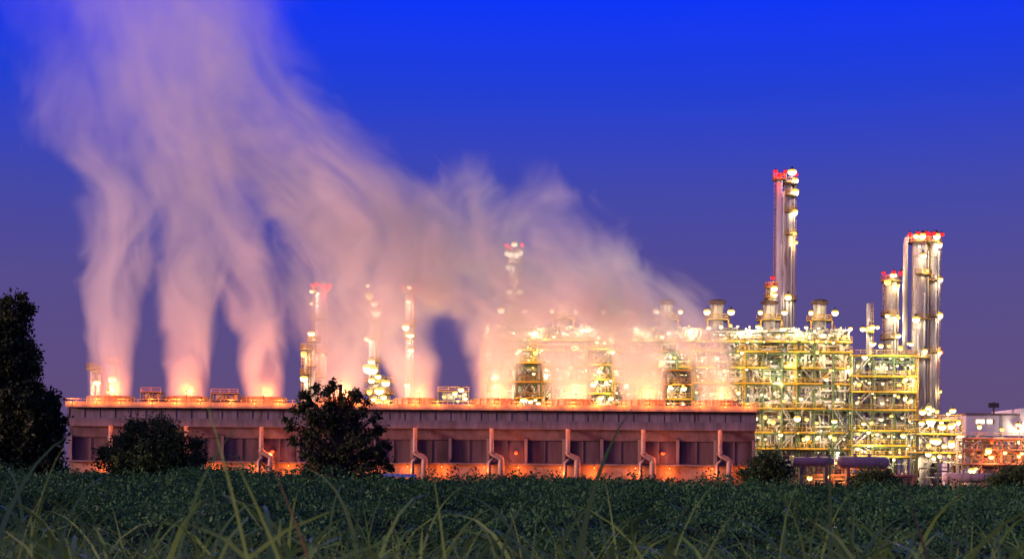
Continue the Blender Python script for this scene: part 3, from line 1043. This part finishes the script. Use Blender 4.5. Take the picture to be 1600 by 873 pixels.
# blue service pipe along the tower's foot
a, c = P(565, 741, DT - 6), P(650, 743, DT - 6)
t = MB().tube([(a.x, 0, 0), (a.x, 0, a.z), (c.x, 0, c.z), (c.x, 0, 0)], .35, 10).build('service_pipe', 'bluepaint', None, True)
t.location.y = DT - 6
tag(t, 'blue service pipe low along the tower foot right of the middle tree', 'pipe')


# ------------------------------------------------------------------ steam
DS = DT + 8


def steam(idx, label, rows, yoff=0.0, dens=1.0, nscale=.07, amp=.8, stretch=.45):
    """rows: (py, left px, right px, half depth in metres, density) from the fan upwards"""
    rows = sorted(rows, key=lambda r: -r[0])
    zs, xc, hw, hd, dn = [], [], [], [], []
    base = P((rows[0][1] + rows[0][2]) / 2, 620, DS)
    z0 = Z_DECK + 2.2
    for i, (py, l, r, d, a) in enumerate(rows):
        pl_, pr_ = P(l, py, DS), P(r, py, DS)
        zs.append(max(z0, (pl_.z + pr_.z) / 2) - z0 if i else 0.0)
        xc.append((pl_.x + pr_.x) / 2 - base.x)
        hw.append((pr_.x - pl_.x) / 2)
        hd.append(d)
        dn.append(a)
    H = zs[-1]
    X0, X1 = min(xc) - 1, max(xc) + 1
    WM, DM = max(hw), max(hd)
    # hull
    nz, ns = 26, 22
    b = MB()
    for i in range(nz + 1):
        z = H * i / nz
        cx, w, d = np.interp(z, zs, xc), np.interp(z, zs, hw), np.interp(z, zs, hd)
        g = 1.04 + .42 * min(1, i / 4)
        for j in range(ns):
            t = 2 * math.pi * j / ns
            b.v.append((cx + w * g * math.cos(t), yoff * min(1, z / 25) + d * g * math.sin(t), z))
    for i in range(nz):
        for j in range(ns):
            b.f.append((i * ns + j, i * ns + (j + 1) % ns, (i + 1) * ns + (j + 1) % ns, (i + 1) * ns + j)); b.m.append(0)
    b.f.append(tuple(reversed(range(ns)))); b.m.append(0)
    b.f.append(tuple(nz * ns + j for j in range(ns))); b.m.append(0)
    m, n, l, bs = new_mat('steam')
    n.remove(bs)
    def math_(op, a, c=None, clamp=False):
        q = n.new('ShaderNodeMath'); q.operation = op; q.use_clamp = clamp
        for k, v in enumerate((a, c)):
            if v is None: continue
            if isinstance(v, (int, float)): q.inputs[k].default_value = v
            else: l.new(v, q.inputs[k])
        return q.outputs[0]
    tc = n.new('ShaderNodeTexCoord')
    sp = n.new('ShaderNodeSeparateXYZ')
    l.new(tc.outputs['Object'], sp.inputs[0])
    h = math_('DIVIDE', sp.outputs['Z'], H)
    rp = n.new('ShaderNodeValToRGB')
    el = rp.color_ramp.elements
    rp.color_ramp.interpolation = 'LINEAR'
    while len(el) < len(zs):
        el.new(.5)
    for e, z, x, w, d, a in zip(el, zs, xc, hw, hd, dn):
        e.position = z / H
        e.color = ((x - X0) / (X1 - X0), w / WM, d / DM, a)
    l.new(h, rp.inputs[0])
    s3 = n.new('ShaderNodeSeparateColor')
    l.new(rp.outputs['Color'], s3.inputs[0])
    # noise stretched along the rise
    mp = n.new('ShaderNodeMapping')
    mp.inputs['Location'].default_value = (idx * 13.7, idx * 5.1, idx * 7.3)
    mp.inputs['Scale'].default_value = (1, 1, stretch)
    cx = math_('ADD', math_('MULTIPLY', s3.outputs[0], X1 - X0), X0)
    ux = math_('SUBTRACT', sp.outputs['X'], cx)
    cb = n.new('ShaderNodeCombineXYZ')
    l.new(ux, cb.inputs[0]); l.new(sp.outputs['Y'], cb.inputs[1]); l.new(sp.outputs['Z'], cb.inputs[2])
    l.new(cb.outputs[0], mp.inputs[0])
    no = n.new('ShaderNodeTexNoise')
    no.inputs['Scale'].default_value = nscale
    no.inputs['Detail'].default_value = 3.5
    no.inputs['Roughness'].default_value = .58
    no.inputs['Distortion'].default_value = 1.4
    l.new(mp.outputs[0], no.inputs['Vector'])
    dx = math_('DIVIDE', ux, math_('MULTIPLY', s3.outputs[1], WM))
    yo = math_('MULTIPLY', math_('MINIMUM', math_('DIVIDE', sp.outputs['Z'], 25.0), 1.0), yoff)
    dy = math_('DIVIDE', math_('SUBTRACT', sp.outputs['Y'], yo), math_('MULTIPLY', s3.outputs[2], DM))
    d2 = math_('SQRT', math_('ADD', math_('MULTIPLY', dx, dx), math_('MULTIPLY', dy, dy)))
    # the noise bites harder the higher the steam has risen
    am = math_('MULTIPLY', math_('MINIMUM', math_('ADD', math_('DIVIDE', sp.outputs['Z'], 28.0), .12), 1.0), amp)
    dd = math_('ADD', d2, math_('MULTIPLY', math_('SUBTRACT', no.outputs['Fac'], .5), math_('MULTIPLY', am, 4.2)))
    mr = n.new('ShaderNodeMapRange'); mr.interpolation_type = 'SMOOTHSTEP'
    mr.inputs['From Min'].default_value = 1.06
    mr.inputs['From Max'].default_value = .5
    mr.inputs['To Min'].default_value = 0
    mr.inputs['To Max'].default_value = dens
    l.new(dd, mr.inputs['Value'])
    # wisps: a second channel of the same noise thins the steam along streaks
    nc = n.new('ShaderNodeSeparateColor')
    l.new(no.outputs['Color'], nc.inputs[0])
    wz = n.new('ShaderNodeMapRange'); wz.interpolation_type = 'SMOOTHSTEP'
    wz.inputs['From Min'].default_value = .40
    wz.inputs['From Max'].default_value = .60
    wz.inputs['To Min'].default_value = .35
    wz.inputs['To Max'].default_value = 1.5
    l.new(nc.outputs[1], wz.inputs['Value'])
    fin = math_('MULTIPLY', math_('MULTIPLY', mr.outputs[0], rp.outputs['Alpha']), wz.outputs[0])
    v = n.new('ShaderNodeVolumeScatter')
    v.inputs['Color'].default_value = (.97, .96, .96, 1)
    v.inputs['Anisotropy'].default_value = 0.0
    l.new(fin, v.inputs['Density'])
    l.new(v.outputs[0], n['Material Output'].inputs['Volume'])
    o = b.build('steam_plume', m, None, True)
    o.location = (base.x, DS, z0)
    tag(o, label, 'steam', 'steam plumes rising from the fan rings')
    return o


K = .19
steam(0, 'steam column rising straight from the leftmost fan ring',
      [(617, 137, 207, 4.2, 1.000), (540, 132, 212, 4.8, 0.950), (450, 130, 220, 5.2, 0.765), (370, 130, 228, 6, 0.465), (300, 116, 250, 8, 0.298), (220, 45, 285, 11, .115), (120, -5, 320, 14, .058), (-60, -50, 360, 17, .03)], 0, K, .085, .6, .55)
steam(1, 'steam column rising from the second fan ring from the left',
      [(617, 257, 327, 4.2, 1.000), (540, 248, 334, 5, 0.950), (450, 243, 342, 5.6, 0.722), (370, 238, 350, 7, 0.403), (300, 215, 345, 8, 0.310), (220, 170, 345, 11, 0.167), (120, 120, 340, 14, 0.074), (-60, 60, 350, 17, 0.037)], 2, K, .085, .6, .55)
steam(2, 'steam column rising from the third fan ring, leaning left above',
      [(617, 377, 445, 4.2, 1.000), (540, 366, 450, 5, 0.950), (470, 350, 452, 5.6, 0.722), (410, 332, 445, 7, 0.504), (340, 305, 415, 8, 0.372), (270, 255, 395, 11, 0.260), (180, 195, 385, 13, 0.124), (80, 140, 390, 15, 0.062), (-60, 90, 400, 17, 0.037)], -2, K, .085, .6, .55)
steam(3, 'steam plume rising behind the middle tree from the fourth ring',
      [(617, 490, 570, 4.5, 0.900), (560, 474, 600, 6, 0.900), (490, 446, 650, 8, 0.722), (420, 425, 680, 10, 0.562), (340, 395, 640, 11, 0.409), (260, 330, 535, 12, 0.285), (170, 260, 465, 14, 0.136), (70, 210, 440, 16, 0.068), (-60, 160, 425, 17, 0.037)], 3, K, .075, .6, .65)
steam(4, 'steam plume from the ring left of the purple gap, leaning far left',
      [(617, 615, 685, 4.4, 1.000), (565, 585, 690, 6, 1.000), (500, 525, 690, 8.5, 0.950), (430, 470, 730, 10.5, 0.612), (360, 430, 740, 12, 0.465), (290, 400, 665, 13, 0.341), (220, 350, 595, 13, 0.236), (140, 300, 515, 14, 0.124), (50, 245, 455, 15, 0.068), (-60, 210, 430, 17, 0.037)], -3, K, .07, .6, .65)
steam(5, 'steam plume just right of the purple gap with a hooked crest',
      [(617, 735, 808, 4.4, 1.000), (565, 728, 825, 6, 0.950), (500, 700, 860, 8.5, 0.850), (430, 590, 880, 11, 0.37), (360, 530, 870, 12, 0.29), (320, 560, 840, 12, 0.310), (285, 655, 795, 9, 0.223), (258, 680, 770, 7, 0.10), (232, 690, 765, 5, 0)], 2, K * 1.2, .075, .6, .8)
steam(6, 'steam plume from the sixth and seventh rings with a rounded crest',
      [(617, 854, 926, 4.4, 0.900), (565, 835, 945, 6.5, 0.850), (500, 780, 975, 9, 0.760), (430, 700, 995, 11, 0.33), (370, 680, 965, 11, 0.235), (335, 740, 935, 10, 0.260), (305, 785, 910, 8, 0.186), (278, 805, 885, 6, 0.07), (250, 815, 870, 5, 0)], -3, K * 1.05, .075, .6, .8)
steam(7, 'steam plume from the eighth ring, trailing left over the furnaces',
      [(617, 966, 1040, 4.4, 0.900), (565, 945, 1052, 6.5, 0.900), (510, 900, 1070, 8.5, 0.800), (460, 820, 1065, 9.5, 0.510), (420, 770, 1035, 9.5, 0.331), (385, 740, 1005, 8, 0.174), (350, 760, 965, 7, 0.05), (325, 770, 930, 6, 0)], 3, K * 1.3, .08, .45, .8)
steam(8, 'steam plume from the rightmost ring, thinning over the furnace stacks',
      [(617, 1084, 1152, 4.4, 0.900), (575, 1066, 1150, 5.4, 0.800), (530, 1025, 1142, 7, 0.620), (490, 960, 1132, 8, 0.391), (455, 900, 1115, 7.5, 0.255), (420, 870, 1060, 6, 0.05), (395, 880, 1010, 5, 0)], 0, K * 1.5, .09, .34, .8)


# ------------------------------------------------------------------ vegetation
def leaf_mesh(name, pos, size, mat, parent=None, aspect=.55, up=.0, fold=.25):
    """many small leaves, each a folded blade of two quads"""
    pos = np.asarray(pos, float)
    n = len(pos)
    size = np.broadcast_to(np.asarray(size, float), (n,))
    a = nrng.normal(size=(n, 3)); a[:, 2] -= .25
    a /= np.linalg.norm(a, axis=1)[:, None]
    nn = nrng.normal(size=(n, 3)); nn[:, 2] += up
    sd_ = np.cross(a, nn)
    sd_ /= np.linalg.norm(sd_, axis=1)[:, None] + 1e-9
    no = np.cross(sd_, a)
    s = size[:, None]
    p0 = pos
    p1 = pos + a * s * .5 + sd_ * s * aspect * .5 + no * s * fold * .3
    p2 = pos + a * s
    p3 = pos + a * s * .5 - sd_ * s * aspect * .5 + no * s * fold * .3
    v = np.stack([p0, p1, p2, p3], 1).reshape(-1, 3)
    me = bpy.data.meshes.new(name)
    me.vertices.add(4 * n)
    me.vertices.foreach_set('co', v.ravel())
    k = np.arange(n)[:, None] * 4
    tri = np.concatenate([k + [0, 1, 2], k + [0, 2, 3]], 1).reshape(-1)
    me.loops.add(6 * n)
    me.loops.foreach_set('vertex_index', tri.astype(np.int32))
    me.polygons.add(2 * n)
    me.polygons.foreach_set('loop_start', np.arange(0, 6 * n, 3, dtype=np.int32))
    me.materials.append(M[mat])
    me.update(calc_edges=True)
    o = bpy.data.objects.new(name, me)
    COL.objects.link(o)
    if parent: o.parent = parent
    return o


def tree(name, label, cat, px0, px1, py_top, D, lobes, nleaf, lsize, mat, trunk=True, group=None, spread=.16, clumps=150, inner=.5):
    """lobes: (px, py, rx px, ry px) ellipsoids in which clumps of leaves hang"""
    s = sc(D)
    gx = P((px0 + px1) / 2, 735, D).x
    gz = float(terrain(gx, D))
    t = thing(name, (gx, D, gz), label, cat, group)
    r_ = random.Random(px0 * 7 + 3)
    pos = []
    tot = sum(l_[2] * l_[3] for l_ in lobes)
    cl = []
    for (px, py, rx, ry) in lobes:
        c = P(px, py, D)
        c = np.array([c.x - gx, 0, c.z - gz])
        nc = max(5, int(clumps * rx * ry / tot))
        k = int(nleaf * rx * ry / tot)
        u = nrng.normal(size=(nc, 3)); u /= np.linalg.norm(u, axis=1)[:, None]
        u *= nrng.uniform(.55, 1.0, (nc, 1))
        ctr = c + u * np.array([rx * s, rx * s * .9, ry * s])
        cl.append((c, ctr))
        w = ctr[nrng.integers(0, nc, k)]
        g = nrng.normal(size=(k, 3)) * spread * (rx + ry) * s * nrng.uniform(.5, 1.15, (k, 1))
        pos.append(w + g)
        kk = int(k * inner)                                  # inner mass
        v = nrng.normal(size=(kk, 3)); v /= np.linalg.norm(v, axis=1)[:, None]
        v *= nrng.uniform(0, 1, (kk, 1)) ** .5 * .9
        pos.append(c + v * np.array([rx * s, rx * s * .9, ry * s]))
    pos = np.concatenate(pos)
    pos = pos[pos[:, 2] > .05]
    leaf_mesh('crown', pos, nrng.uniform(.6, 1.3, len(pos)) * lsize, mat, t)
    b = MB()
    top = max(c[0][2] for c in cl)
    if trunk:
        rr = .035 * (top + 2)
        b.tube([(0, 0, -.2), (.1, 0, top * .3), (-.1, .1, top * .6), (0, 0, top)], [rr * 1.3, rr, rr * .8, rr * .3], 8)
    for c, ctr in cl:
        for q in ctr[:14]:
            st = Vector((0, 0, max(.0, min(q[2] * .5, top * .5))))
            e = Vector(q)
            mid = st.lerp(e, .5) + Vector((0, 0, .1 * (e - st).length))
            b.tube([st, mid, e], [.09 if trunk else .05, .05, .015], 5)
    b.build('trunk' if trunk else 'stem', 'bark', t)
    return t


tree('broadleaf_tree', 'big dark tree cut off by the left edge of the photo', 'tree', -60, 100, 455, 94,
     [(0, 560, 42, 88), (-45, 600, 60, 120), (30, 640, 60, 60), (55, 685, 50, 55), (-30, 700, 70, 60), (70, 640, 25, 40), (25, 590, 30, 60), (0, 728, 80, 30), (72, 725, 36, 32), (20, 500, 34, 45), (45, 560, 24, 40), (82, 670, 26, 36)], 26000, .33, 'crown', spread=.06, clumps=300, inner=.7)
tree('bush', 'broad rounded bush in front of the left end of the cooling tower', 'bush', 150, 318, 650, 96,
     [(235, 698, 58, 47), (188, 713, 42, 36), (284, 712, 40, 42), (235, 725, 84, 28), (215, 672, 22, 20), (262, 680, 26, 24)], 13000, .22, 'bush', False, spread=.07)
tree('broadleaf_tree', 'middle tree with ragged crown in front of the cooling tower', 'tree', 448, 615, 588, 90,
     [(500, 618, 24, 22), (488, 655, 36, 26), (530, 655, 34, 26), (560, 690, 40, 30), (500, 700, 40, 28), (545, 712, 48, 22), (522, 600, 14, 9), (548, 612, 16, 7), (582, 650, 13, 9), (572, 630, 8, 6), (598, 700, 16, 14), (465, 640, 12, 12), (470, 680, 18, 18), (560, 650, 20, 12), (510, 738, 50, 18), (575, 735, 40, 16), (598, 668, 10, 7), (455, 665, 14, 14), (605, 722, 18, 14), (474, 626, 18, 13), (540, 626, 24, 12), (562, 622, 10, 6)], 10500, .25, 'crown', spread=.07, clumps=120, inner=.18)
tree('bush', 'small dark bush at the right end of the cooling tower', 'bush', 1153, 1236, 703, 108,
     [(1195, 730, 32, 24), (1175, 742, 24, 16), (1218, 740, 22, 18), (1195, 716, 18, 12)], 4200, .22, 'bush', False, spread=.12)
tree('bush', 'low round bush in front of the pinkish drum', 'bush', 1330, 1405, 728, 108,
     [(1368, 745, 32, 14), (1345, 750, 20, 10), (1388, 750, 20, 9)], 2600, .2, 'bush', False, spread=.12)
tree('bush', 'dark bush rising at the bottom right edge by the pipe rack', 'bush', 1545, 1640, 722, 108,
     [(1590, 742, 34, 16), (1560, 750, 26, 10), (1618, 740, 30, 18)], 3200, .2, 'bush', False, spread=.12)

# creeper covering the field
n = 300000
D_ = 22 + (126 - 22) * nrng.uniform(0, 1, n) ** .9
keep_ = nrng.uniform(0, 1, n) < np.interp(D_, [24, 34, 46], [.15, .4, 1])
D_ = D_[keep_]; n = len(D_)
X_ = (nrng.uniform(-.5, .5, n)) * (WF * D_ * 1.16 + 4)
Zt = terrain(X_, D_)
lump = (.42 * np.sin(X_ * 1.2 + 1.1 * np.sin(D_ * .8)) * np.sin(D_ * 1.15 + X_ * .35) + .22 * np.sin(X_ * 3.3 + D_ * 2.1) * np.sin(D_ * 2.7 - X_) + .24 * np.sin(X_ * .6 + D_ * .3))
Zc = Zt + .30 + lump * 1.0 - nrng.uniform(0, 1, n) ** 2 * .35
pos = np.stack([X_, D_, np.maximum(Zc, Zt + .02)], 1)
ncl = 520
cD = nrng.uniform(60, 112, ncl)
cX = nrng.uniform(-.55, .55, ncl) * WF * cD
cH = nrng.gamma(2.0, .16, ncl)
w_ = nrng.integers(0, ncl, 26000)
u_ = nrng.uniform(0, 1, 26000)
pw_ = np.stack([cX[w_] + nrng.normal(size=26000) * (.55 - .35 * u_), cD[w_] + nrng.normal(size=26000) * (.55 - .35 * u_), terrain(cX[w_], cD[w_]) + .45 + cH[w_] * u_ * 1.5], 1)
pos = np.concatenate([pos, pw_]); D_ = np.concatenate([D_, cD[w_]]); n = len(pos)
o = leaf_mesh('ground_cover', pos, nrng.uniform(.07, .17, n) * (1.0 + D_ / 180), 'cover', None, .6, .6, .3)
tag(o, 'dense teal creeper covering the whole field below the works', None, None, 'stuff')


def blades(specs, name, mat):
    """specs: (root, tip direction x, y, length, width, droop)"""
    b = MB()
    for (rt, dx, dy, ln, wd, droop) in specs:
        p = Vector(rt)
        d = Vector((dx, dy, 1)).normalized()
        side = Vector((1, rng.uniform(-.5, .5), 0)).normalized()
        k = len(b.v)
        ns = 9
        for i in range(ns + 1):
            u = i / ns
            w = wd * (1 - u ** 2.2) * (.7 + .3 * min(1, u * 4)) + .0008
            b.v += [tuple(p - side * w), tuple(p + side * w + Vector((0, w * .4, 0)))]
            d = (d + Vector((dx * droop * .35, dy * droop * .3, -droop * .28 * u))).normalized()
            p = p + d * (ln / ns)
        for i in range(ns):
            b.f.append((k + 2 * i, k + 2 * i + 1, k + 2 * i + 3, k + 2 * i + 2)); b.m.append(0)
    return b.build(name, mat, None, True)


sp = []
for i in range(4400):
    D = rng.uniform(3.0, 10.5)
    x = rng.uniform(-.56, .56) * WF * D
    z = float(terrain(x, D))
    cl = math.sin(x * 2.1 + D) * .15 + math.sin(x * 5.3) * .10
    if i % 5 == 0:                                  # tall arching blades
        ln = max(.45, min(1.05, rng.gauss(.85, .16) + cl))
        a = rng.choice((-1, 1)) * abs(rng.gauss(.30, .22))
        sp.append(((x, D, z), a, rng.gauss(0, .2), ln, rng.uniform(.007, .015), rng.uniform(.9, 2.6)))
    elif i % 5 in (1, 2):                           # finer arching blades
        ln = max(.4, min(.95, rng.gauss(.72, .14) + cl))
        a = rng.choice((-1, 1)) * abs(rng.gauss(.35, .25))
        sp.append(((x, D, z), a, rng.gauss(0, .25), ln, rng.uniform(.003, .006), rng.uniform(.9, 2.6)))
    else:                                           # the low sward
        ln = max(.22, rng.gauss(.42, .10) + cl * .6)
        a = rng.gauss(0, .45)
        sp.append(((x, D, z), a, rng.gauss(0, .3), ln, rng.uniform(.004, .008), rng.uniform(.2, 1.2)))
o = blades(sp, 'grass', 'grass')
tag(o, 'tall wild grass arching along the bottom of the view', None, None, 'stuff')

# a few single blades that stand out
SING = [((97, 800), (97, 873), 4.2, 0, .005, 'pale upright blade standing alone near the bottom left corner', 'grass', .1),
        ((418, 720), (475, 873), 3.2, -.35, .008, 'long blurred olive blade leaning left below the middle tree', 'grass', .15),
        ((466, 745), (512, 873), 3.4, -.3, .006, 'blurred straw coloured blade right of the long olive one', 'drygrass', .12),
        ((365, 620), (415, 873), 3.0, -.2, .005, 'tallest thin dark blade crossing the cooling tower front', 'grass', .2),
        ((1440, 760), (1470, 873), 4.0, -.2, .007, 'broad yellowish blade standing up at the bottom right', 'drygrass', .15),
        ((1040, 765), (1130, 873), 4.4, -.7, .006, 'bluish arching blade at the bottom right of centre', 'grass', .5),
        ((690, 760), (705, 873), 4.0, -.12, .006, 'upright olive blade in the middle of the foreground', 'grass', .12)]
for (tp, bt, D, lean, wd, lab, mat, droop) in SING:
    a, c = P(*tp, D), P(*bt, D)
    z = float(terrain(c.x, D))
    k = (a.x - c.x) / max(.05, (a.z - c.z))
    rt = (c.x - k * (c.z - z) * .6, D, z)
    d = Vector((a.x - rt[0], 0, a.z - z))
    o = blades([(rt, d.x / d.z, 0, d.length * 1.03, wd, droop)], 'grass_blade', mat)
    o.location = (0, 0, 0)
    tag(o, lab, 'grass blade', 'single blades standing out of the grass')
